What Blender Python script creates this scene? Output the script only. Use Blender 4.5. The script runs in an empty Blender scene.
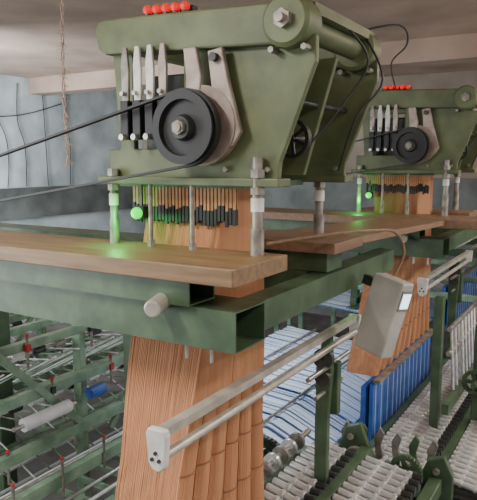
import bpy, bmesh, math, random
from mathutils import Vector, Matrix
random.seed(4)
S=bpy.context.scene
COL=S.collection
V=Vector
# ------------------------------------------------------------ materials
def mat(name,c1,c2=None,scale=6.0,rough=0.5,metal=0.0,bump=0.0,stretch=(1,1,1),emit=None,es=0.0,detail=5,lo=0.35,hi=0.65):
    m=bpy.data.materials.new(name); m.use_nodes=True
    nt=m.node_tree; b=nt.nodes['Principled BSDF']
    b.inputs['Roughness'].default_value=rough; b.inputs['Metallic'].default_value=metal
    c2=c2 or tuple(x*0.72 for x in c1)
    tc=nt.nodes.new('ShaderNodeTexCoord'); mp=nt.nodes.new('ShaderNodeMapping')
    mp.inputs['Scale'].default_value=stretch
    nz=nt.nodes.new('ShaderNodeTexNoise'); nz.inputs['Scale'].default_value=scale; nz.inputs['Detail'].default_value=detail
    cr=nt.nodes.new('ShaderNodeValToRGB')
    cr.color_ramp.elements[0].position=lo; cr.color_ramp.elements[0].color=(*c2,1)
    cr.color_ramp.elements[1].position=hi; cr.color_ramp.elements[1].color=(*c1,1)
    L=nt.links.new
    L(tc.outputs['Object'],mp.inputs[0]); L(mp.outputs[0],nz.inputs['Vector']); L(nz.outputs['Fac'],cr.inputs[0]); L(cr.outputs[0],b.inputs['Base Color'])
    if bump>0:
        bp=nt.nodes.new('ShaderNodeBump'); bp.inputs['Strength'].default_value=bump; bp.inputs['Distance'].default_value=0.01
        L(nz.outputs['Fac'],bp.inputs['Height']); L(bp.outputs[0],b.inputs['Normal'])
    if emit:
        b.inputs['Emission Color'].default_value=(*emit,1); b.inputs['Emission Strength'].default_value=es
    return m
M={}
M['green']=mat('grimy_olive_paint',(0.135,0.165,0.078),(0.08,0.10,0.048),6,0.5,0.1,0.06,detail=9,lo=.3,hi=.6)
M['green2']=mat('deep_green_paint',(0.080,0.132,0.070),(0.043,0.075,0.04),7,0.45,0.1,0.05,detail=8)
M['mint']=mat('pale_green_paint',(0.30,0.44,0.31),(0.17,0.27,0.19),8,0.4,0.1)
M['wood']=mat('brown_varnished_plank_wood',(0.27,0.172,0.085),(0.17,0.105,0.05),5,0.5,0,0.08,(6,0.6,6),detail=9)
M['wood2']=mat('brown_plank_wood',(0.25,0.155,0.095),(0.20,0.12,0.07),5,0.5,0,0.0,(0.8,6,6),detail=4)
M['black']=mat('black_rubber',(0.018,0.018,0.02),None,9,0.5)
M['dark']=mat('dark_cast_iron',(0.07,0.075,0.07),(0.03,0.032,0.03),12,0.45,0.5)
M['steel']=mat('bare_steel',(0.62,0.60,0.56),(0.40,0.38,0.35),14,0.28,0.8)
M['spring']=mat('bright_silver_roller',(0.88,0.88,0.87),(0.62,0.62,0.61),20,0.22,0.45)
M['dull']=mat('worn_grey_metal',(0.36,0.33,0.29),(0.18,0.16,0.145),14,0.45,0.4)
M['blade']=mat('pinkish_worn_metal',(0.46,0.38,0.34),(0.26,0.21,0.18),9,0.4,0.3)
M['white']=mat('white_enamel',(0.75,0.75,0.71),(0.55,0.55,0.5),10,0.4)
M['alu']=mat('aluminium_channel',(0.64,0.60,0.53),(0.42,0.39,0.34),9,0.35,0.4)
M['red']=mat('glowing_red_plastic',(0.8,0.02,0.02),(0.6,0.01,0.01),10,0.35,emit=(0.9,0.02,0.01),es=0.6)  # emission added to brighten the caps, which are no lamps
M['redk']=mat('dull_red_knob',(0.5,0.04,0.04),(0.35,0.02,0.02),10,0.4)
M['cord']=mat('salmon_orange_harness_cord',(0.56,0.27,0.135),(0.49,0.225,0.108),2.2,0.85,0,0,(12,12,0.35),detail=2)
M['cord2']=mat('dimmed_harness_cord',(0.47,0.235,0.12),(0.38,0.18,0.09),2.2,0.85,0,0,(14,14,0.35),detail=2)  # darker copy of cord; dimness of the far harness put into the colour
M['cordshade']=mat('brown_shade_band',(0.33,0.145,0.07),None,7,0.8)  # darker brown for the shading bands across the cord bundles
M['hook']=mat('amber_hook',(0.62,0.30,0.12),(0.45,0.20,0.08),14,0.5)
M['blue']=mat('blue_heald_plastic',(0.045,0.15,0.55),(0.03,0.10,0.40),10,0.4)
M['warp']=mat('pale_blue_thread_cloth',(0.82,0.91,1.0),(0.55,0.70,0.95),5,0.25,stretch=(6,.4,1))
M['warpb']=mat('blue_grey_warp_bed',(0.20,0.34,0.60),(0.13,0.24,0.46),7,0.4)
M['cloth']=mat('white_cloth',(0.85,0.87,0.88),(0.65,0.67,0.7),7,0.7)
M['wall']=mat('whitewashed_wall_paint',(0.66,0.73,0.75),(0.36,0.41,0.43),1.3,0.85,0,0.3,detail=10)
M['wallr']=mat('brownish_wall_plaster',(0.38,0.31,0.25),(0.24,0.19,0.15),1.2,0.85,0,0.2,detail=9)
M['ceil']=mat('stained_concrete',(0.57,0.415,0.33),(0.35,0.25,0.195),1.1,0.85,0,0.25,detail=10,lo=.3,hi=.7)
M['floor']=mat('oily_concrete_floor',(0.16,0.15,0.14),(0.07,0.065,0.06),2.5,0.6,0,0.1,detail=9)
M['panel']=mat('grey_boards',(0.17,0.185,0.175),(0.09,0.10,0.095),2,0.7)
M['rope']=mat('dusty_pink_rope',(0.62,0.46,0.38),(0.38,0.27,0.22),60,0.9,0,0.4)
M['box']=mat('pale_grey_box_enamel',(0.50,0.50,0.46),(0.40,0.40,0.37),6,0.45)
M['screen']=mat('lit_display',(0.5,0.65,0.75),None,8,0.3,emit=(0.6,0.8,0.98),es=2.5)
M['led']=mat('green_led',(0.0,0.6,0.04),None,8,0.5,emit=(0.0,1.0,0.04),es=1.7)
M['cable']=mat('brown_cable',(0.26,0.16,0.09),None,20,0.6)
M['tube']=mat('lit_fluorescent_glass',(0.9,0.95,1),None,5,0.3,emit=(0.9,0.97,1.0),es=3.0)
# ------------------------------------------------------------ geometry helpers
def nb(): return bmesh.new()
def box(bm,a,b,rot=None):
    a=V(a);b=V(b);c=(a+b)/2;s=b-a
    mt=Matrix.Translation(c)@(rot.to_4x4() if rot else Matrix())@Matrix.Diagonal((abs(s.x),abs(s.y),abs(s.z),1))
    bmesh.ops.create_cube(bm,size=1,matrix=mt)
def cyl(bm,p,q,r,r2=None,seg=16):
    p=V(p);q=V(q);d=q-p
    rot=d.to_track_quat('Z','Y').to_matrix().to_4x4()
    bmesh.ops.create_cone(bm,cap_ends=True,cap_tris=False,segments=seg,radius1=r,radius2=r if r2 is None else r2,depth=d.length,matrix=Matrix.Translation((p+q)/2)@rot)
def bar(bm,p,q,w,h):
    p=V(p);q=V(q);d=q-p
    rot=d.to_track_quat('Z','Y').to_matrix().to_4x4()
    bmesh.ops.create_cube(bm,size=1,matrix=Matrix.Translation((p+q)/2)@rot@Matrix.Diagonal((w,h,d.length,1)))
def prism(bm,pts,a,b,axis='x'):
    f=(lambda u,v,w:(w,u,v)) if axis=='x' else ((lambda u,v,w:(u,w,v)) if axis=='y' else (lambda u,v,w:(u,v,w)))
    A=[bm.verts.new(f(u,v,a)) for u,v in pts];B=[bm.verts.new(f(u,v,b)) for u,v in pts]
    n=len(pts);fs=[bm.faces.new(A),bm.faces.new(B[::-1])]
    for i in range(n): fs.append(bm.faces.new((A[i],B[i],B[(i+1)%n],A[(i+1)%n])))
    bmesh.ops.recalc_face_normals(bm,faces=fs)
def lathe(bm,prof,c,seg=40,axis='x'):
    rings=[]
    for o,r in prof:
        ring=[]
        for i in range(seg):
            t=2*math.pi*i/seg
            if axis=='x': p=(c[0]+o,c[1]+r*math.cos(t),c[2]+r*math.sin(t))
            elif axis=='y': p=(c[0]+r*math.cos(t),c[1]+o,c[2]+r*math.sin(t))
            else: p=(c[0]+r*math.cos(t),c[1]+r*math.sin(t),c[2]+o)
            ring.append(bm.verts.new(p))
        rings.append(ring)
    fs=[]
    n=len(rings)
    for k in range(n):
        A=rings[k];B=rings[(k+1)%n]
        for i in range(seg): fs.append(bm.faces.new((A[i],A[(i+1)%seg],B[(i+1)%seg],B[i])))
    bmesh.ops.recalc_face_normals(bm,faces=fs)
def hollow(bm,a,b,t,axis):
    (x0,y0,z0),(x1,y1,z1)=a,b
    if axis=='y':
        o=[(x0,z0),(x1,z0),(x1,z1),(x0,z1)];i=[(x0+t,z0+t),(x1-t,z0+t),(x1-t,z1-t),(x0+t,z1-t)]
        P=lambda q,e:(q[0],e,q[1]);e0,e1=y0,y1
    else:
        o=[(y0,z0),(y1,z0),(y1,z1),(y0,z1)];i=[(y0+t,z0+t),(y1-t,z0+t),(y1-t,z1-t),(y0+t,z1-t)]
        P=lambda q,e:(e,q[0],q[1]);e0,e1=x0,x1
    A=[bm.verts.new(P(q,e0)) for q in o];B=[bm.verts.new(P(q,e1)) for q in o]
    C=[bm.verts.new(P(q,e0)) for q in i];D=[bm.verts.new(P(q,e1)) for q in i]
    fs=[]
    for k in range(4):
        j=(k+1)%4
        fs+=[bm.faces.new((A[k],A[j],B[j],B[k])),bm.faces.new((C[k],D[k],D[j],C[j])),bm.faces.new((A[k],C[k],C[j],A[j])),bm.faces.new((B[k],B[j],D[j],D[k]))]
    bmesh.ops.recalc_face_normals(bm,faces=fs)
def sph(bm,c,r,seg=14):
    bmesh.ops.create_uvsphere(bm,u_segments=seg,v_segments=seg//2+2,radius=r,matrix=Matrix.Translation(V(c)))
def tubepath(bm,pts,r,seg=6,sub=6):
    pts=[V(p) for p in pts]
    P=[pts[0]]+pts+[pts[-1]];out=[]
    for i in range(1,len(P)-2):
        for k in range(sub):
            t=k/sub
            a,b,c,d=P[i-1],P[i],P[i+1],P[i+2]
            out.append(0.5*((2*b)+(c-a)*t+(2*a-5*b+4*c-d)*t*t+(3*b-a-3*c+d)*t**3))
    out.append(pts[-1])
    prev=None
    for i,p in enumerate(out):
        d=(out[min(i+1,len(out)-1)]-out[max(i-1,0)]).normalized()
        u=d.cross(V((0.91,0.2,0.33)))
        if u.length<1e-3: u=d.cross(V((1,0,0)))
        u.normalize();w=d.cross(u)
        ring=[bm.verts.new(p+u*r*math.cos(2*math.pi*k/seg)+w*r*math.sin(2*math.pi*k/seg)) for k in range(seg)]
        if prev:
            for k in range(seg): bm.faces.new((prev[k],prev[(k+1)%seg],ring[(k+1)%seg],ring[k]))
        prev=ring
WL={}
def E(name,loc,label,cat,group=None):
    o=bpy.data.objects.new(name,None);o.location=loc;o.empty_display_size=0.1
    COL.objects.link(o);WL[o.name]=V(loc)
    o['label']=label;o['category']=cat
    if group:o['group']=group
    return o
def O(name,bm,m,parent=None,label=None,cat=None,bevel=0,smooth=False,kind=None,group=None):
    me=bpy.data.meshes.new(name)
    if smooth:
        for f in bm.faces:f.smooth=True
    bm.normal_update();bm.to_mesh(me);bm.free()
    xs=[v.co for v in me.vertices]
    c=V([(min(v[i] for v in xs)+max(v[i] for v in xs))/2 for i in range(3)])
    me.transform(Matrix.Translation(-c))
    me.materials.append(M[m] if isinstance(m,str) else m)
    o=bpy.data.objects.new(name,me);COL.objects.link(o)
    WL[o.name]=c
    if parent: o.parent=parent;o.location=c-WL[parent.name]
    else:o.location=c
    if smooth:
        md=o.modifiers.new('split','EDGE_SPLIT');md.split_angle=math.radians(35)
    if bevel:
        md=o.modifiers.new('bevel','BEVEL');md.width=bevel;md.segments=2;md.limit_method='ANGLE'
    if label:o['label']=label
    if cat:o['category']=cat
    if kind:o['kind']=kind
    if group:o['group']=group
    return o
def C(name,m,parent,p,q,r,seg=16,**k):
    bm=nb();cyl(bm,p,q,r,seg=seg);return O(name,bm,m,parent,smooth=seg>8,**k)
def B(name,m,parent,a,b,bevel=0.0,**k):
    bm=nb();box(bm,a,b);return O(name,bm,m,parent,bevel=bevel,**k)
def dup(o,off,label=None,par=None,skip=()):
    n=o.copy();COL.objects.link(n)
    if par is None:n.location=o.location+V(off)
    else:n.parent=par
    if label and par is None:n['label']=label
    WL[n.name]=WL[o.name]+V(off)
    for c in list(o.children):
        if c.name.split('.')[0] in skip: continue
        dup(c,off,None,n,skip)
    return n
DM=V((3.3,0,0));DP=V((3.3,0,-0.08));DX=V((3.45,0,-0.03))
# ------------------------------------------------------------ room
FZ=-0.6;CZ=4.23
def st(name,a,b,m,label,cat):
    bm=nb();box(bm,a,b);o=O(name,bm,m,kind='structure',label=label,cat=cat);return o
st('floor',(-1,-5,FZ-0.1),(12,10,FZ),'floor','oily dark concrete factory floor','floor')
st('ceiling',(-1,-5,CZ),(12,10,CZ+0.15),'ceil','stained pinkish brown concrete ceiling slab','ceiling')
st('wall_back',(-1,10,FZ),(12,10.15,CZ),'wall','dirty whitewashed factory wall','wall')
st('wall_far',(12,-5,FZ),(12.15,10.15,CZ),'wallr','grimy plaster factory wall','wall')
st('trim_1',(-1,9.9,1.5),(11.9,9.995,2.1),'panel','grey wall cladding band','wall panel')
st('trim_2',(11.9,-5,FZ),(11.995,9.9,2.3),'panel','grey lower wall cladding','wall panel')
st('trim_3',(8.6,-5,CZ-0.30),(9.0,9.99,CZ),'ceil','concrete ceiling beam','ceiling beam')

# ------------------------------------------------------------ jacquard machine
mach=E('jacquard_machine',(2.6,1.6,2.5),'grimy olive green jacquard head on jack posts above the harness','weaving machine','jacquard heads')
def side_frame(x0,x1):
    bm=nb()
    prism(bm,[(1.0,3.08),(1.0,2.98),(1.15,2.60),(1.16,2.50),(1.62,2.50),(1.62,3.08)],x0,x1)
    O('side_frame',bm,'green',mach,bevel=0.006)
    bm=nb()
    prism(bm,[(1.61,2.50),(2.06,2.50),(2.06,2.66),(1.985,2.66),(2.02,3.10),(1.90,3.10),(1.90,2.66),(1.61,2.66)],x0,x1)
    O('side_frame',bm,'green',mach,bevel=0.006)
    B('foot_flange','green',mach,(x0-0.05,1.13,2.50),(x1+0.03,2.09,2.535),0.005)
    bm=nb()
    pts=[(1.06,3.045),(2.03,3.085),(2.07,3.11),(2.085,3.17),(2.085,3.21),(2.05,3.24),(1.06,3.205)]
    prism(bm,pts,x0-0.04,x1+0.04)
    O('top_beam',bm,'green',mach,bevel=0.01)
    bm=nb()
    lathe(bm,[(-0.075,0.01),(-0.075,0.085),(-0.06,0.1),(0.05,0.1),(0.05,0.01)],(x0,1.10,3.13),32)
    hs=O('bearing_housing',bm,'green',mach,smooth=True)
    C('bearing_bolt','dull',hs,(x0-0.10,1.10,3.13),(x0-0.07,1.10,3.13),0.036,6)
    C('bearing_bolt','dull',hs,(x0-0.125,1.10,3.13),(x0-0.09,1.10,3.13),0.018)
    for y in (1.03,1.17): C('bolt','dull',mach,(x0-0.05,y,3.03),(x0-0.0,y,3.03),0.013,6)
    for y,z in ((1.20,2.57),(1.40,2.57)): C('bolt','dull',mach,(x0-0.02,y,z),(x0,y,z),0.012,6)
side_frame(2.23,2.26)
side_frame(2.94,2.97)
C('tie_bar','green',mach,(2.26,1.10,3.13),(2.94,1.10,3.13),0.05,20)
B('tie_plate','green',mach,(2.26,1.02,3.165),(2.94,1.12,3.205))
B('tie_plate','green',mach,(2.27,1.98,3.11),(2.93,2.03,3.20))
C('tie_bar','dark',mach,(2.26,1.16,2.85),(2.94,1.16,2.85),0.014,12)
B('dark_backing','dark',mach,(2.36,1.45,2.56),(2.86,1.94,3.0),0.01,label='dark block backing the gaps between levers')  # dark block stands for the shaded inside seen between the levers
bm=nb()
prism(bm,[(1.07,3.05),(1.44,3.05),(1.44,2.54),(1.22,2.54)],2.60,2.63);O('inner_web',bm,'green',mach,bevel=0.004)
bm=nb()
lathe(bm,[(-0.015,0.068),(-0.015,0.085),(0.015,0.085),(0.015,0.068)],(2.44,1.20,2.70),30)
for k in range(6):
    t=k*math.pi/3+.4;bar(bm,(2.44,1.20,2.70),(2.44,1.20+.075*math.cos(t),2.70+.075*math.sin(t)),.014,.014)
cyl(bm,(2.42,1.20,2.70),(2.6,1.20,2.70),.018)
O('spoked_wheel',bm,'black',mach)
WC=(2.12,1.53,2.74)
bm=nb();R=0.15
lathe(bm,[(-0.035,0.115),(-0.035,R),(-0.02,R),(-0.012,R-0.012),(0.012,R-0.012),(0.02,R),(0.035,R),(0.035,0.115),(0.012,0.112),(0.012,0.03),(-0.012,0.03),(-0.012,0.112)],WC,48)
pul=O('drive_pulley',bm,'black',mach,smooth=True,label='black flywheel pulley')
bm=nb();lathe(bm,[(-0.045,0.005),(-0.045,0.045),(-0.02,0.055),(0.03,0.05),(0.03,0.005)],WC,28);O('hub',bm,'dark',pul,smooth=True)
C('axle','dull',pul,(2.05,WC[1],WC[2]),(2.23,WC[1],WC[2]),0.02)
C('axle_nut','dull',pul,(2.058,WC[1],WC[2]),(2.075,WC[1],WC[2]),0.03,6)
bm=nb()
prism(bm,[(1.30,2.72),(1.34,2.66),(1.42,2.66),(1.47,2.74),(1.44,2.90),(1.46,3.05),(1.39,3.06),(1.36,2.93)],2.175,2.20)
O('eccentric_arm',bm,'blade',mach,bevel=0.006,label='worn pinkish metal eccentric arm')
bm=nb()
prism(bm,[(1.50,2.80),(1.57,2.80),(1.56,2.95),(1.575,3.07),(1.51,3.07),(1.485,2.95)],2.165,2.19)
O('eccentric_arm',bm,'blade',mach,bevel=0.006,label='worn pinkish metal eccentric arm')
bm=nb();lathe(bm,[(-0.02,0.10),(-0.02,0.165),(0.02,0.165),(0.02,0.10)],(2.19,1.49,2.75),40);O('eccentric_ring',bm,'blade',mach,smooth=True)
C('pivot','dark',mach,(2.15,1.42,3.02),(2.24,1.42,3.02),0.018)
C('pivot','dark',mach,(2.18,1.5,2.75),(2.24,1.5,2.75),0.09)
for i,y in enumerate((1.895,1.825,1.755,1.685)):
    bm=nb();prism(bm,[(y-0.018,2.86),(y+0.018,2.86),(y+0.022,3.02),(y+0.01,3.10),(y-0.012,3.10),(y-0.022,3.0)],2.165,2.18)
    lv=O('lever',bm,('dull','white','white','blade')[i],mach,bevel=0.003)
    B('lever_guide','black',lv,(2.155,y-0.022,2.70),(2.195,y+0.022,2.87),0.003)
    C('lever_pin','steel',lv,(2.14,y,2.90),(2.19,y,2.90),0.01,8)
    C('lever_bolt','steel',lv,(2.13,y,2.71),(2.16,y,2.71),0.014,8)
B('guide_rail','dark',mach,(2.175,1.64,2.70),(2.23,1.93,2.73))
for i,y in enumerate((1.80,1.75,1.70,1.65,1.60)):
    zt=3.200+(y-1.06)*.035
    bm=nb();cyl(bm,(2.22,y,zt-.004),(2.22,y,zt+0.03),0.015,seg=12);rc=O('cap_stem',bm,'dark',mach)
    bm=nb();sph(bm,(2.22,y,zt+0.030),0.022,10);O('red_cap',bm,'red',rc,label='red plastic connector cap with added glow')
B('connector_block','dark',mach,(2.245,1.58,3.21),(2.29,1.84,3.26),0.004)
for r,x in enumerate((2.305,2.335)):
    for i in range(30):
        y=1.41+i*0.0195
        if r==1:y+=0.01
        bm=nb();box(bm,(x,y-0.0065,2.36),(x+0.005,y+0.0065,2.49));hk=O('hook',bm,'hook',mach)
        zz=random.choice((0,.008,.016,.024));bm=nb();box(bm,(x-0.004,y-0.007,2.315+zz),(x+0.009,y+0.007,2.385+zz));O('hook_sleeve',bm,'black',hk)
B('hook_board','green2',mach,(2.30,1.36,2.485),(2.9,2.06,2.512))
def jack(x,y,top,r,collar=True):
    bm=nb();cyl(bm,(x,y,2.22),(x,y,top),r,seg=16);p=O('jack_post',bm,'dull',mach,smooth=True,label='threaded steel jack post')
    if collar:
        C('collar','white',p,(x,y,2.40),(x,y,2.455),r*1.25,12)
        C('nut','dull',p,(x,y,2.47),(x,y,2.498),r*1.5,6)
        C('nut','dull',p,(x,y,2.537),(x,y,2.57),r*1.45,6)
        C('sleeve','dull',p,(x,y,2.22),(x,y,2.33),r*1.3,16)
    else:
        C('nut','dull',p,(x,y,2.22),(x,y,2.25),r*1.8,6)
JP=[(2.20,1.235,2.62,0.022),(2.20,2.01,2.54,0.018),(2.99,1.31,2.56,0.022),(2.99,2.07,2.6,0.022)]
for j in JP: jack(*j)
jack(2.20,1.79,2.50,0.010,False);jack(2.20,1.56,2.50,0.010,False)
lb=B('lamp_housing','dark',mach,(2.19,1.825,2.345),(2.23,1.875,2.40),0.003)
B('lamp_stem','dark',lb,(2.205,1.845,2.40),(2.215,1.86,2.5))
bm=nb();sph(bm,(2.174,1.85,2.37),0.027);O('indicator_lamp',bm,'led',lb,label='glowing green indicator lamp')
ld=bpy.data.lights.new('green_glow','POINT');ld.color=(0.02,1,0.12);ld.energy=1.8;ld.shadow_soft_size=0.02
for off in (V((0,0,0)),DM+V((0,.06,-.07))):
    lo=bpy.data.objects.new('green_glow',ld);lo.location=V((2.12,1.93,2.33))+off;COL.objects.link(lo)
for pts,r in (([(2.97,1.1,3.2),(3.02,1.05,3.1),(3.0,1.2,2.9),(2.99,1.28,2.75),(2.99,1.4,2.6)],.006),
              ([(2.6,1.05,3.2),(2.75,0.98,3.05),(2.7,1.08,2.85),(2.5,1.18,2.64)],.005),
              ([(2.85,1.04,3.19),(2.9,0.96,2.98),(2.8,1.05,2.8),(2.85,1.15,2.56)],.005)):
    bm=nb();tubepath(bm,pts,r);O('wiring',bm,'black',mach)
far=dup(mach,DM,'grimy olive green jacquard head standing over the second loom')
for c in far.children:
    if c.name.startswith('lamp_housing'): c.location=c.location+V((0,.06,-.07))
bm=nb();tubepath(bm,[(2.9,1.1,3.21),(3.1,0.95,3.26),(3.4,1.0,3.22),(4.4,1.4,3.28),(5.5,1.7,3.235)],.005);O('signal_cable',bm,'black',label='thin black cable slung between the two machine heads',cat='cable')
for x,y,t,r in JP+[(2.20,1.79,0,.014),(2.20,1.56,0,.014)]:
    C('spacer_sleeve','dull',far,(x+3.3,y,2.14),(x+3.3,y,2.225),r*1.3)

# ------------------------------------------------------------ belts + motors
def belt_mesh():
    c1=(1.53,2.74);r1=0.150;c2=(3.72,2.325);r2=0.070
    d=V((c2[0]-c1[0],c2[1]-c1[1]));L=d.length;ang=math.atan2(d.y,d.x);al=math.acos((r1-r2)/L)
    pts=[]
    for k in range(25):
        t=ang+al+(2*math.pi-2*al)*k/24;pts.append((c1[0]+r1*math.cos(t),c1[1]+r1*math.sin(t),t))
    for k in range(13):
        t=ang-al+2*al*k/12;pts.append((c2[0]+r2*math.cos(t),c2[1]+r2*math.sin(t),t))
    bm=nb();n=len(pts);rings=[]
    for y,z,t in pts:
        dy,dz=math.cos(t)*0.010,math.sin(t)*0.010
        rings.append([bm.verts.new(p) for p in ((2.105,y,z),(2.135,y,z),(2.135,y+dy,z+dz),(2.105,y+dy,z+dz))])
    fs=[]
    for i in range(n):
        A=rings[i];Bq=rings[(i+1)%n]
        for k in range(4):fs.append(bm.faces.new((A[k],A[(k+1)%4],Bq[(k+1)%4],Bq[k])))
    bmesh.ops.recalc_face_normals(bm,faces=fs)
    return bm
b=O('drive_belt',belt_mesh(),'black',label='black rubber belt running to the flywheel pulley',cat='belt',group='drive belts')
dup(b,DM)
mo=E('electric_motor',(2.2,3.72,2.22),'small grey electric motor driving the belt on the plank','motor','belt motors')
bm=nb();cyl(bm,(2.17,3.72,2.325),(2.42,3.72,2.325),0.085,seg=24);box(bm,(2.2,3.63,2.22),(2.4,3.81,2.26))
for k in range(12):
    t=k*math.pi/6;box(bm,(2.19,3.72+0.085*math.cos(t)-.004,2.325+0.085*math.sin(t)-.004),(2.40,3.72+0.085*math.cos(t)+.004,2.325+0.085*math.sin(t)+.004))
O('body',bm,'dull',mo)
bm=nb();lathe(bm,[(-0.02,0.01),(-0.02,0.07),(-0.012,0.06),(0.012,0.06),(0.02,0.07),(0.02,0.01)],(2.12,3.72,2.325),24);O('motor_pulley',bm,'dark',mo)
mo2=dup(mo,DM);B('motor_packing','dark',mo2,(5.5,3.63,2.14),(5.59,3.81,2.22))
# ------------------------------------------------------------ planks and gantry
B('wooden_plank','wood',None,(1.85,1.14,2.152),(2.29,3.95,2.22),0.004,label='long dull brown plank lying on green beams',cat='plank',group='walkway planks')
B('wooden_plank','wood2',None,(5.10,0.86,2.072),(5.59,3.95,2.14),0.004,label='long dark brown plank under the far machine head',cat='plank',group='walkway planks')
p=B('wooden_plank','wood2',None,(2.80,1.14,2.152),(3.20,2.25,2.205),0.004,label='brown wooden plank under the rear machine feet',cat='plank',group='walkway planks');dup(p,DP)
bm=nb();prism(bm,[(3.202,2.165),(5.098,2.095),(5.098,2.135),(3.202,2.205)],1.14,1.66,'y');O('wooden_plank',bm,'wood2',label='thin brown board bridging the two machine platforms',cat='plank',bevel=0.003,group='walkway planks')
g=E('gantry_frame',(2.9,2.0,FZ),'deep green welded box section gantry carrying the jacquard head','steel frame','gantries')
bm=nb();hollow(bm,(1.92,1.17,1.885),(2.15,3.98,2.045),0.006,'y');O('box_beam',bm,'green2',g,label='green box beam with open end')
bm=nb();hollow(bm,(1.89,1.36,2.05),(2.07,3.98,2.15),0.008,'y');O('box_beam',bm,'green2',g)
bm=nb();hollow(bm,(2.85,1.31,1.93),(3.05,3.98,2.05),0.008,'y');O('box_beam',bm,'green2',g)
B('packing_rail','green2',g,(2.85,1.2,2.052),(3.05,3.98,2.15))
bm=nb();hollow(bm,(2.152,1.18,1.918),(3.90,1.29,2.045),0.008,'x');O('cross_beam',bm,'green2',g)
bm=nb();hollow(bm,(2.152,2.62,1.92),(2.85,2.74,2.04),0.008,'x');O('cross_beam',bm,'green2',g)
B('leg','green2',g,(2.88,2.49,FZ),(2.98,2.59,1.93),0.008)
B('leg','green2',g,(1.96,3.80,FZ),(2.09,3.94,1.885),0.008)
B('leg','green2',g,(2.86,3.80,FZ),(2.99,3.94,1.93),0.008)
bm=nb();cyl(bm,(1.80,1.47,2.045),(1.92,1.50,2.06),0.035,seg=16);O('pipe_stub',bm,'alu',g,label='pale pipe stub',bevel=0.008)
for y in (1.42,1.30): C('bolt','steel',g,(1.955,y,1.82),(1.955,y,1.89),0.007,8)
dup(g,DP,skip=('leg',))
# ------------------------------------------------------------ harness: many fine cords, densest in the outer sheets
def harness(xr,name,label,nx,ny,NB,yr,levels,r,shade_bands,fold=0.6,m='cord',jit=.1,th=.007):
    vs=[];fs=[]
    UV=[]
    for L in range(4):
        o=L/4.0
        for k in range(ny): UV.append((0.004+L*0.012+random.uniform(0,.003),(k+o+random.uniform(-jit,jit))/ny))
        for k in range(nx): UV.append(((k+o+random.uniform(-jit,jit))/nx,0.004+L*0.010+random.uniform(0,.003)))
    for k in range(ny): UV.append((0.996,(k+.5)/ny))
    for k in range(nx): UV.append(((k+.5)/nx,0.996))
    for k in range(400): UV.append((random.random(),random.random()))
    for u,w in UV:
        u=min(.999,max(0.001,u));w=min(.999,max(.001,w))
        bi=min(NB-1,int(u*NB));uc=(bi+0.5)/NB;du=(u-uc)*2*NB
        prev=None
        for z,pinch in levels:
            a,b2=xr(z);ux=uc+(u-uc)*pinch
            y0,y1=yr(z)
            wy=w+(1-pinch)*fold*(du*du)*(0.5-w)
            px=a+(b2-a)*ux;py=y0+(y1-y0)*wy
            bb=len(vs)
            for k in range(4):
                an=k*math.pi/2+0.5;vs.append((px+r*math.cos(an),py+r*math.sin(an),z))
            if prev is not None:
                for k in range(4):fs.append((prev+k,prev+(k+1)%4,bb+(k+1)%4,bb+k))
            prev=bb
    bm=nb();me=bpy.data.meshes.new('tmp');me.from_pydata(vs,[],fs);bm.from_mesh(me)
    h=O(name,bm,m,label=label,cat='harness cords',kind='stuff',group='harnesses')
    for z,pinch in shade_bands:
        a,b2=xr(z);wd=(b2-a)/NB;y0,y1=yr(z)
        for k in range(NB):
            xc=a+wd*(k+0.5);hw=wd*0.5*pinch
            bm=nb();n=8
            P=[(xc+hw*math.cos(math.pi*q/n+math.pi),(y1-y0)*.5*(1-pinch)*fold*(math.cos(math.pi*q/n)**2)) for q in range(n+1)]
            for q in range(n):
                bar(bm,(P[q][0],y0-0.001+P[q][1],z),(P[q+1][0],y0-0.001+P[q+1][1],z),0.008,th)
            O('shade_band',bm,'cordshade',h)  # dark strip modelled in place of the curved shading on a bundle
    return h
harness(lambda z:(2.38-0.275*(2.5-z),2.72+0.05*(2.5-z)),'harness','dense curtain of fine salmon orange harness cords hanging below machine',140,96,6,
        lambda z:(1.50,1.93-0.03*(2.5-z)),[(2.5,1),(1.95,1),(1.65,.98),(1.50,.95),(1.38,.92),(1.24,.88),(1.12,.90),(1.0,.88),(0.85,.90),(0.70,.86)],.0030,((1.24,.88),(1.0,.88)),fold=1.2,th=.008)
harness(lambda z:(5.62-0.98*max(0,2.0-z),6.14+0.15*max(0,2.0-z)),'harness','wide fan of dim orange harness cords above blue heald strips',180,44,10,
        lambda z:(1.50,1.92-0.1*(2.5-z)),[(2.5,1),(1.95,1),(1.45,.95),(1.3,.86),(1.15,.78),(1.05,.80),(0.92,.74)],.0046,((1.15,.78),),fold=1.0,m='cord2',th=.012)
# ------------------------------------------------------------ tube light fixture
lf=E('tube_light_fixture',(2.35,1.28,1.65),'long white batten lamp with aluminium channel and end cap','lamp','batten lamps')
bm=nb();prism(bm,[(1.260,1.655),(1.265,1.655),(1.265,1.672),(1.297,1.672),(1.297,1.655),(1.302,1.655),(1.302,1.688),(1.260,1.688)],1.60,3.48)
O('channel',bm,'alu',lf)
bm=nb();cyl(bm,(1.61,1.27,1.590),(3.48,1.27,1.590),0.018,seg=16);O('tube',bm,'alu',lf,smooth=True,label='unlit grey glass tube')
bm=nb();prism(bm,[(1.235,1.675),(1.245,1.695),(1.315,1.695),(1.325,1.675),(1.315,1.57),(1.30,1.545),(1.27,1.54),(1.245,1.56)],1.575,1.605)
ec=O('end_cap',bm,'white',lf,bevel=0.006)
for y,z in ((1.265,1.585),(1.295,1.585),(1.28,1.61)): C('socket_hole','dark',ec,(1.568,y,z),(1.58,y,z),0.007,10)
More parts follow.
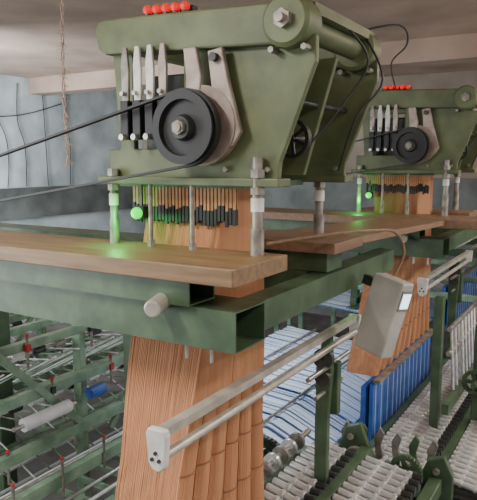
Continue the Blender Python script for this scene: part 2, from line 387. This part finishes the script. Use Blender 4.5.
bm=nb();prism(bm,[(1.245,1.69),(1.315,1.69),(1.305,1.57),(1.25,1.57)],3.47,3.50);O('end_cap',bm,'white',lf)
dup(lf,DX)
# ------------------------------------------------------------ lamp arm
ar=E('bracket_arm',(3.26,1.37,FZ),'dark green bracket arm with toothed wheels holding lamp end','bracket','bracket arms')
bm=nb();prism(bm,[(1.34,FZ),(1.41,FZ),(1.42,1.1),(1.40,1.5),(1.37,1.62),(1.33,1.62),(1.32,1.4),(1.34,1.1)],3.23,3.28);O('arm',bm,'green2',ar,bevel=0.006)
for z,r in ((1.48,0.06),(1.36,0.045)):
    bm=nb();lathe(bm,[(-0.02,0.005),(-0.02,r),(0.02,r),(0.02,0.005)],(3.21,1.36,z),24);O('toothed_wheel',bm,'dark',ar)
C('cross_shaft','steel',ar,(2.95,1.34,1.43),(3.55,1.34,1.43),0.014)
C('cross_shaft','dull',ar,(3.1,1.36,1.27),(3.5,1.36,1.27),0.012)
B('side_plate','green2',ar,(3.282,1.30,1.12),(3.34,1.44,1.44),0.006)
dup(ar,V((3.45,0,0)))
# ------------------------------------------------------------ control box
cb=E('control_box',(3.17,1.005,1.79),'tilted slim pale grey control box with small lit display','control box','control boxes')
parts=[]
bm=nb();box(bm,(-0.055,-0.095,-0.21),(0.055,0.095,0.21));parts.append(O('housing',bm,'box',cb,bevel=0.01))
bm=nb();box(bm,(-0.043,-0.101,0.06),(0.043,-0.093,0.17));parts.append(O('display_frame',bm,'dull',cb))
bm=nb();box(bm,(-0.035,-0.105,0.075),(0.035,-0.099,0.155));parts.append(O('display',bm,'screen',cb))
bm=nb();box(bm,(-0.02,0.09,0.12),(0.02,0.175,0.17));parts.append(O('mounting_bracket',bm,'dark',cb))
for c in parts: c.location=WL[c.name]
cb.rotation_mode='QUATERNION'
cb.rotation_quaternion=(Matrix.Rotation(math.radians(14),3,V((.957,.29,0)))@Matrix.Rotation(math.radians(-17),3,'Z')).to_quaternion()
bm=nb();tubepath(bm,[(2.40,1.30,2.24),(2.6,1.12,2.27),(2.9,1.0,2.27),(3.15,0.95,2.24),(3.25,0.93,2.12),(3.22,0.97,2.0)],0.008,8)
O('power_cable',bm,'cable',label='brown cable arching into the control box',cat='cable')
# ------------------------------------------------------------ loom body
lo=E('weaving_loom',(2.4,1.8,FZ),'green and steel power loom with pale blue warp threads','loom','power looms')
for x in (1.16,3.62):
    bm=nb()
    prism(bm,[(0.45,FZ),(0.6,FZ),(0.62,0.1),(1.2,0.1),(1.24,FZ),(1.4,FZ),(1.42,0.1),(2.2,0.1),(2.25,FZ),(2.42,FZ),(2.46,0.3),(2.40,0.35),(2.3,0.22),(0.7,0.2),(0.5,0.25)],x,x+0.06)
    O('end_frame',bm,'green2',lo,bevel=0.01)
B('breast_beam','green2',lo,(1.22,0.5,0.22),(3.62,0.64,0.34),0.01)
bm=nb();cyl(bm,(1.2,0.78,-0.05),(3.62,0.78,-0.05),0.13,seg=32);O('cloth_roller',bm,'cloth',lo,smooth=True)
bm=nb();cyl(bm,(1.2,2.40,0.42),(3.64,2.40,0.42),0.05,seg=24);O('back_beam',bm,'steel',lo,smooth=True)
bm=nb();prism(bm,[(1.95,0.62),(2.40,0.475),(2.40,0.48),(1.95,0.625)],1.9,3.6);O('warp_sheet',bm,'warp',lo,label='pale blue warp sheet')
bm=nb();prism(bm,[(0.57,0.345),(1.3,0.40),(1.3,0.405),(0.57,0.35)],1.3,3.55);O('cloth_sheet',bm,'warp',lo)
B('sley','steel',lo,(1.25,1.28,0.42),(3.6,1.36,0.52),0.006)
def roller(par,x,y0,y1,z,m='spring'):
    bm=nb();cyl(bm,(x,y0,z),(x+0.03,y1,z+.03),0.022,seg=14)
    n=int((y1-y0-.06)/.095)
    for k in range(n+1):
        f=(0.03+k*0.095)/(y1-y0);cyl(bm,(x+.03*f,y0+0.03+k*0.095,z+.03*f),(x+.03*f+.001,y0+0.048+k*0.095,z+.03*f+.001),0.030,seg=14)
    q=O('take_up_rod',bm,m,par,smooth=True)
    C('rod_end','dark',q,(x,y0-.04,z),(x,y0+0.02,z),0.026,12)
for i in range(11): roller(lo,1.30+i*0.135,0.68,1.22,0.44)
for i in range(12):
    roller(lo,2.80+i*0.078,0.92,1.25,0.66);roller(lo,2.80+i*0.078,1.36,1.60,0.70)
B('rod_carrier','dark',lo,(1.24,0.64,0.36),(2.75,0.70,0.42));B('rod_carrier','green2',lo,(1.24,1.2,0.40),(2.75,1.27,0.46))
def gear(par,x,y,z,r,m='dark'):
    bm=nb();lathe(bm,[(-0.02,r*0.75),(-0.02,r),(0.02,r),(0.02,r*0.75)],(x,y,z),32)
    for k in range(5):
        t=k*2*math.pi/5;bar(bm,(x,y,z),(x,y+r*0.8*math.cos(t),z+r*0.8*math.sin(t)),0.02,0.03)
    for k in range(28):
        t=k*2*math.pi/28;box(bm,(x-0.018,y+r*math.cos(t)-.006,z+r*math.sin(t)-.006),(x+0.018,y+r*math.cos(t)+.006,z+r*math.sin(t)+.006))
    cyl(bm,(x-0.1,y,z),(x+0.04,y,z),0.022);O('gear_wheel',bm,m,par)
for q in ((3.80,1.02,0.62,0.10,'green2'),(3.80,1.20,0.50,0.08,'dull'),(3.80,1.36,0.62,0.07,'dull'),(3.72,2.0,0.5,0.14,'dark')): gear(lo,*q)
bm=nb();box(bm,(3.5,0.85,0.30),(3.9,1.05,0.38));box(bm,(3.66,0.9,0.38),(3.72,1.0,0.60));O('casting',bm,'mint',lo,bevel=0.01)
bm=nb();prism(bm,[(0.74,0.0),(1.60,0.0),(1.62,0.45),(1.52,0.62),(1.46,0.80),(1.36,0.84),(1.30,0.70),(1.24,0.56),(1.10,0.50),(0.96,0.54),(0.90,0.70),(0.80,0.74),(0.74,0.62)],3.86,3.91);O('casting',bm,'green2',lo,bevel=0.01,label='green cast gear frame')
for y,z in ((1.42,.74),(.84,.64),(1.50,.40),(.86,.38),(1.18,.42)): C('bolt','dull',lo,(3.83,y,z),(3.86,y,z),.022,6)
for k in range(9):
    y=0.86+k*0.09
    C('linkage_rod',('steel','spring','dull')[k%3],lo,(3.70,y,0.57+.03*(k%2)),(4.02,y,0.57+.03*(k%2)),0.013,10)
for k in range(6):
    bm=nb();y=.86+.12*k;prism(bm,[(y,.55),(y+.05,.55),(y+.07,.72),(y+.03,.80),(y,.76),(y+.02,.68)],3.95,3.975);O('trip_lever',bm,('dull','green2','steel')[k%3],lo,bevel=.003)
B('shelf_casting','green2',lo,(2.7,1.26,0.60),(3.84,1.34,0.70),0.006)
B('shelf_casting','green2',lo,(2.72,0.80,0.50),(3.84,0.88,0.60),0.006)
B('side_shelf','green2',lo,(2.72,1.62,0.56),(3.84,1.9,0.60),0.006)
B('side_shelf','dark',lo,(2.72,0.88,0.50),(3.84,1.62,0.53),0.006)
for k in range(8):
    x=2.85+k*.12;C('cam_disc',('spring','dull')[k%2],lo,(x,1.76,0.68),(x+.03,1.76,0.68),0.06,20)
C('cam_shaft','steel',lo,(2.75,1.76,0.68),(3.9,1.76,0.68),0.022,12)
fl=dup(lo,V((3.3,0,0)),'green and steel power loom with blue heald strips',skip=('warp_sheet','take_up_rod','cloth_sheet','linkage_rod','shelf_casting','side_shelf','rod_carrier','casting','back_beam','bolt','cam_disc','cam_shaft','gear_wheel','trip_lever'))
bm=nb();prism(bm,[(1.78,0.33),(2.2,0.50),(3.3,0.58),(3.3,0.585),(2.2,0.505),(1.78,0.335)],4.0,6.7);O('warp_bed',bm,'warpb',fl,label='blue grey layer of warp')
bm=nb();x=4.02
while x<6.65:
    wd=random.choice((.022,.034,.05,.07));zo=random.choice((0,.006,.012))
    bar(bm,(x+wd/2,1.78,.345+zo),(x+wd/2,2.2,.515+zo),wd,.008);bar(bm,(x+wd/2,2.2,.515+zo),(x+wd/2,3.3,.595+zo),wd,.008)
    x+=wd+random.choice((.014,.02,.034))
wt=O('warp_threads',bm,'warp',fl,label='glossy pale blue white bands of warp threads');wt['kind']='stuff'
for y,z in ((2.25,.55),(2.6,.575),(2.95,.602)): C('lease_rod','dull',fl,(3.96,y,z),(6.7,y,z),.012,10)
B('lease_rod','green2',fl,(3.9,1.70,0.22),(4.8,1.77,0.33))
C('back_beam','steel',fl,(3.96,3.3,0.53),(6.8,3.3,0.53),0.05,24)
for i in range(32):
    roller(fl,4.06+i*0.079,0.98,1.36,0.49);roller(fl,4.06+i*0.079,0.50,0.86,0.46)
B('rod_carrier','green2',fl,(4.0,0.88,0.36),(6.6,0.96,0.47));B('rod_carrier','green2',fl,(4.0,1.38,0.42),(6.6,1.43,0.52));B('rod_carrier','green2',fl,(4.0,0.40,0.32),(6.6,0.45,0.42));B('tray','dark',fl,(4.0,0.45,0.38),(6.6,1.38,0.41))
B('comber_board','dull',fl,(4.52,1.44,0.895),(6.3,1.50,0.915))
x=4.54;k=0
while x<6.2:
    wd=random.choice((.09,.12,.15));zt=.89-random.choice((0,.02,.05))
    hp=B('heald_panel','blue',fl,(x,1.50,0.34),(x+wd,1.53,zt),0.003,label='bright blue heald panel')
    B('panel_divider','warp',hp,(x+wd*.45,1.494,0.36),(x+wd*.45+.006,1.499,zt-.02))
    x+=wd+.014
B('heald_rail','blue',fl,(4.54,1.56,0.34),(6.25,1.60,0.84))
B('reed_upright','green2',fl,(4.82,1.06,0.10),(4.90,1.13,1.56),0.006)
B('reed_upright','green2',fl,(5.12,0.80,0.10),(5.20,0.87,1.30),0.006)
B('reed_upright','green2',fl,(5.9,0.90,0.10),(5.98,0.97,1.40),0.006)
for z in (1.30,1.10): C('guide_bar','steel',fl,(4.9,1.02,z),(6.9,1.02,z),0.020,12)
B('guide_bar','green2',fl,(4.6,0.94,0.72),(6.9,0.99,0.80))
B('guide_bar','green2',fl,(4.9,0.70,0.60),(6.9,0.75,0.66))
gear(fl,5.1,0.84,0.84,0.10,'green2')
for k in range(14):
    x=4.95+k*.13;C('needle_bar','spring',fl,(x,0.98,0.80),(x+.02,1.02,1.30),0.012,8)
# third loom receding behind the second, with overhead rails
tl=dup(fl,V((3.1,0.1,0.25)),'green and steel power loom furthest down the row',skip=('take_up_rod','rod_carrier','tray','end_frame','cloth_roller','breast_beam','sley'))
for x in (7.15,8.3,9.6): 
    B('frame_post','green2',tl,(x,0.9,FZ),(x+.09,0.99,1.9),0.006);B('frame_post','green2',tl,(x,2.6,FZ),(x+.09,2.69,1.9),0.006)
    B('frame_rail','green2',tl,(x,0.99,1.55),(x+.08,2.6,1.64),0.006);B('frame_rail','mint',tl,(x,0.99,1.05),(x+.06,2.6,1.12),0.006)
for z,y in ((1.9,.9),(1.45,.9),(1.9,2.6),(1.3,2.6),(.9,2.6)): B('frame_rail','green2',tl,(7.1,y,z-.04),(9.7,y+.08,z+.05),0.006)
for k in range(8): C('guide_bar',('spring','steel')[k%2],tl,(7.1,1.1+.18*k,1.66),(9.7,1.1+.18*k,1.66),.018,10)

# ------------------------------------------------------------ warp stands
def warp_stand(ox,oy,label,extra=False):
    w=E('warp_stand',(ox+1.5,oy+0.4,FZ),label,'textile machine','warp stands')
    for x in (-0.45,0.75,1.6,3.0):
        B('upright','mint',w,(ox+x,oy,FZ),(ox+x+0.06,oy+0.08,1.5),0.006);B('upright','mint',w,(ox+x,oy+0.9,FZ),(ox+x+0.08,oy+0.98,1.3),0.006)
    for z,yy,t in ((1.34,0,0.06),(0.98,-0.02,0.07),(0.60,-0.04,0.08),(0.24,0,0.08),(1.15,0.93,0.06),(0.75,0.93,0.06),(1.16,.45,.05),(.80,.45,.05),(.42,.45,.05),(1.02,.7,.05),(.62,.7,.05),(.22,.7,.05)):
        B('rail','mint',w,(ox-0.5,oy+yy-0.04,z),(ox+3.2,oy+yy+0.02,z+t),0.004)
    for k,(z,yy) in enumerate(((1.26,0.12),(1.22,0.25),(1.12,.55),(0.90,0.12),(0.86,0.24),(0.83,0.38),(0.52,0.10),(0.50,0.22),(0.48,.34),(0.36,0.3),(.2,.2),(.15,.4))):
        C('rod',('steel','cloth')[k%2],w,(ox-0.5,oy+yy,z),(ox+3.2,oy+yy,z),0.014,8)
    for i in range(18):
        x=ox-0.38+i*0.2;z=(1.34,0.98,0.60)[i%3]
        t=C('tension_pin','dull',w,(x,oy-0.055,z-0.12),(x,oy-0.055,z+0.10),0.010,8)
        B('pin_clamp','redk' if i%2 else 'dark',t,(x-.02,oy-.075,z+.0),(x+.02,oy-.04,z+.05),.003)
        bm=nb();sph(bm,(x,oy-0.055,z+0.108),0.016,8);O('knob',bm,'redk',t,label='small red knob')
    for a,b2 in (((ox-0.2,oy-0.06,1.55),(ox+0.75,oy-0.06,0.6)),((ox+1.0,oy-0.05,0.5),(ox+1.7,oy-0.05,1.3))):
        bm=nb();bar(bm,a,b2,0.03,0.05);O('brace',bm,'mint',w)
    if extra:
        for k in range(34):
            x=ox-0.4+k*.075
            C('cross_rod',('cloth','mint','cloth')[k%3],w,(x,oy-.02,1.22),(x+.03,oy+0.92,0.72+.35*(k%2)),0.006,6)
            C('cross_rod',('dull','cloth','mint')[k%3],w,(x,oy+.02,0.30+.5*(k%2)),(x+.02,oy+0.92,0.72),0.006,6)
        for k in range(11):
            x=ox-0.4+k*.19
            C('bobbin',('cloth','dull','cloth')[k%3],w,(x,oy+.12,.52),(x+.12,oy+.12,.52),0.034,12)
            C('bobbin',('dark','cloth','cloth')[k%3],w,(x,oy+.12,.90),(x+.11,oy+.12,.90),0.032,12)
            C('bobbin',('cloth','dark','dull')[k%3],w,(x+.05,oy+.12,1.26),(x+.15,oy+.12,1.26),0.030,12)
    return w
ws=warp_stand(2.5,3.35,'pale green warp stand with rods and red knobs',True)
for z,y in ((0.42,3.05),(0.16,2.85)):
    B('front_rail','mint',ws,(1.9,y,z),(3.9,y+.06,z+.09),0.004)
for k,(z,y) in enumerate(((.50,3.14),(.46,3.22),(.36,2.98),(.30,2.92),(.10,2.8),(.05,2.7))):
    C('rod',('steel','cloth')[k%2],ws,(1.9,y,z),(3.9,y,z),0.013,8)
for k in range(9):
    x=2.1+k*.2;B('rail_arm','mint',ws,(x,2.86,.24),(x+.03,3.33,.28))
    if k%2:
        t=C('tension_pin','dull',ws,(x+.05,3.04,.36),(x+.05,3.04,.62),0.010,8)
        bm=nb();sph(bm,(x+.05,3.04,.63),0.015,8);O('knob',bm,'redk',t,label='small red knob')
warp_stand(2.9,5.2,'pale green warp stand nearer the whitewashed wall',True)
warp_stand(7.4,4.2,'pale green warp stand behind the second loom')
bm=nb();cyl(bm,(2.58,3.20,0.89),(2.98,3.20,0.89),0.045,seg=24);r=O('yarn_roll',bm,'cloth',label='slim white roll of yarn resting on warp stand',cat='yarn roll',smooth=True)
C('core','steel',r,(2.50,3.20,0.89),(3.04,3.20,0.89),0.016,12)
bm=nb();cyl(bm,(3.20,3.22,0.90),(3.34,3.22,0.90),0.045,seg=16);O('yarn_spool',bm,'blue',label='blue spool clipped to warp stand rail',cat='spool',smooth=True)

# ------------------------------------------------------------ hanging rope, wall cables
bm=nb();N=60
for ph in (0,math.pi):
    tubepath(bm,[(2.96+0.008*math.cos(k*0.9+ph)+0.01*math.sin(k*.12),3.1+0.008*math.sin(k*0.9+ph),4.23-k*0.028) for k in range(N)],0.005,5,2)
for k in range(140):
    z=4.2-random.random()*1.62;a=random.random()*6.28;l=random.uniform(.015,.045)
    cyl(bm,(2.96,3.1,z),(2.96+l*math.cos(a),3.1+l*math.sin(a),z-random.uniform(0,.03)),0.002,seg=3)
O('hanging_rope',bm,'rope',label='thin frayed dusty pink rope hanging from ceiling',cat='rope')
for k,pts in enumerate(([(7.6,9.97,4.2),(7.7,9.95,3.6),(7.95,9.95,3.1),(8.0,9.95,2.6),(7.95,9.95,2.12)],[(6.2,9.95,3.7),(7.2,9.95,3.45),(8.3,9.95,3.5),(9.4,9.95,3.8)],[(8.9,9.97,4.2),(8.92,9.95,3.3),(8.95,9.95,2.12)],[(9.6,9.97,4.2),(9.5,9.95,3.5),(9.6,9.95,2.9),(9.55,9.95,2.12)],[(8.3,9.97,4.1),(8.25,9.95,3.4),(8.4,9.95,2.9),(8.4,9.95,2.12)])):
    bm=nb();tubepath(bm,pts,0.009,6);O('wall_cable',bm,'black',label='thin slack cable hanging on whitewashed wall',cat='cable')
# ------------------------------------------------------------ lighting
def area(loc,rot,sx,sy,e,col,tgt=None):
    l=bpy.data.lights.new('area_light','AREA');l.shape='RECTANGLE';l.size=sx;l.size_y=sy;l.energy=e;l.color=col
    ob=bpy.data.objects.new('area_light',l);ob.location=loc;ob.rotation_euler=rot;COL.objects.link(ob)
    if tgt: ob.rotation_euler=(V(tgt)-V(loc)).to_track_quat('-Z','Y').to_euler()
def ceil_fill(x,y,e,z=3.75,up=0.5):  # out-of-view battens added to light the room and ceiling
    f=E('fill_batten',(x,y,CZ),'unseen fluorescent batten added under the ceiling to light the room','lamp','fill battens')
    B('tray','white',f,(x-0.65,y-0.04,z+0.03),(x+0.65,y+0.04,z+0.08))
    for dx in (-.5,.5): C('drop_rod','dull',f,(x+dx,y,z+.08),(x+dx,y,CZ),0.006,6)
    C('lamp_tube','tube',f,(x-0.6,y,z+0.01),(x+0.6,y,z+0.01),0.018,12)
    area((x,y,z-0.03),(0,0,0),1.2,.25,e,(0.99,0.97,0.92))
    area((x,y,z+0.10),(math.pi,0,0),1.2,.25,e*up,(1.0,0.88,0.77))  # warm uplight added to brighten the ceiling
ceil_fill(0.4,2.2,74,up=.6);ceil_fill(0.6,-1.0,62,up=.65);ceil_fill(4.6,-1.4,85,up=.95);ceil_fill(0.6,6.0,95,up=.7);ceil_fill(8.2,-0.9,90,up=1.25)
area((4.6,8.0,2.6),(0,0,0),1.6,2.4,300,(0.84,0.93,1.0),tgt=(9.4,10.0,3.0))  # added wash to brighten the back wall, no fixture behind it
area((-0.9,6.3,2.0),(0,0,0),3.0,3.0,250,(0.90,0.95,1.0),tgt=(4,4.2,0.6))  # unseen fill added to brighten the warp stands
area((5.2,2.9,1.85),(0,0,0),1.6,0.3,34,(0.80,0.90,1.0))  # added fill over the warp sheet, without a lamp body
area((6.5,-4.8,1.9),(math.radians(90),0,0),6.0,3.0,120,(1.0,0.96,0.92))  # unseen side fill added for the second loom and far wall
w=bpy.data.worlds.new('world');S.world=w;w.use_nodes=True
w.node_tree.nodes['Background'].inputs[0].default_value=(0.90,0.84,0.78,1);w.node_tree.nodes['Background'].inputs[1].default_value=0.40
# ------------------------------------------------------------ camera
cd=bpy.data.cameras.new('camera');cd.sensor_fit='HORIZONTAL';cd.sensor_width=36;cd.lens=620/477*36
cam=bpy.data.objects.new('camera',cd);cam.location=(0,0,2.6);cam.rotation_euler=(math.radians(90-8.07),0,math.radians(31.06-90));COL.objects.link(cam);S.camera=cam
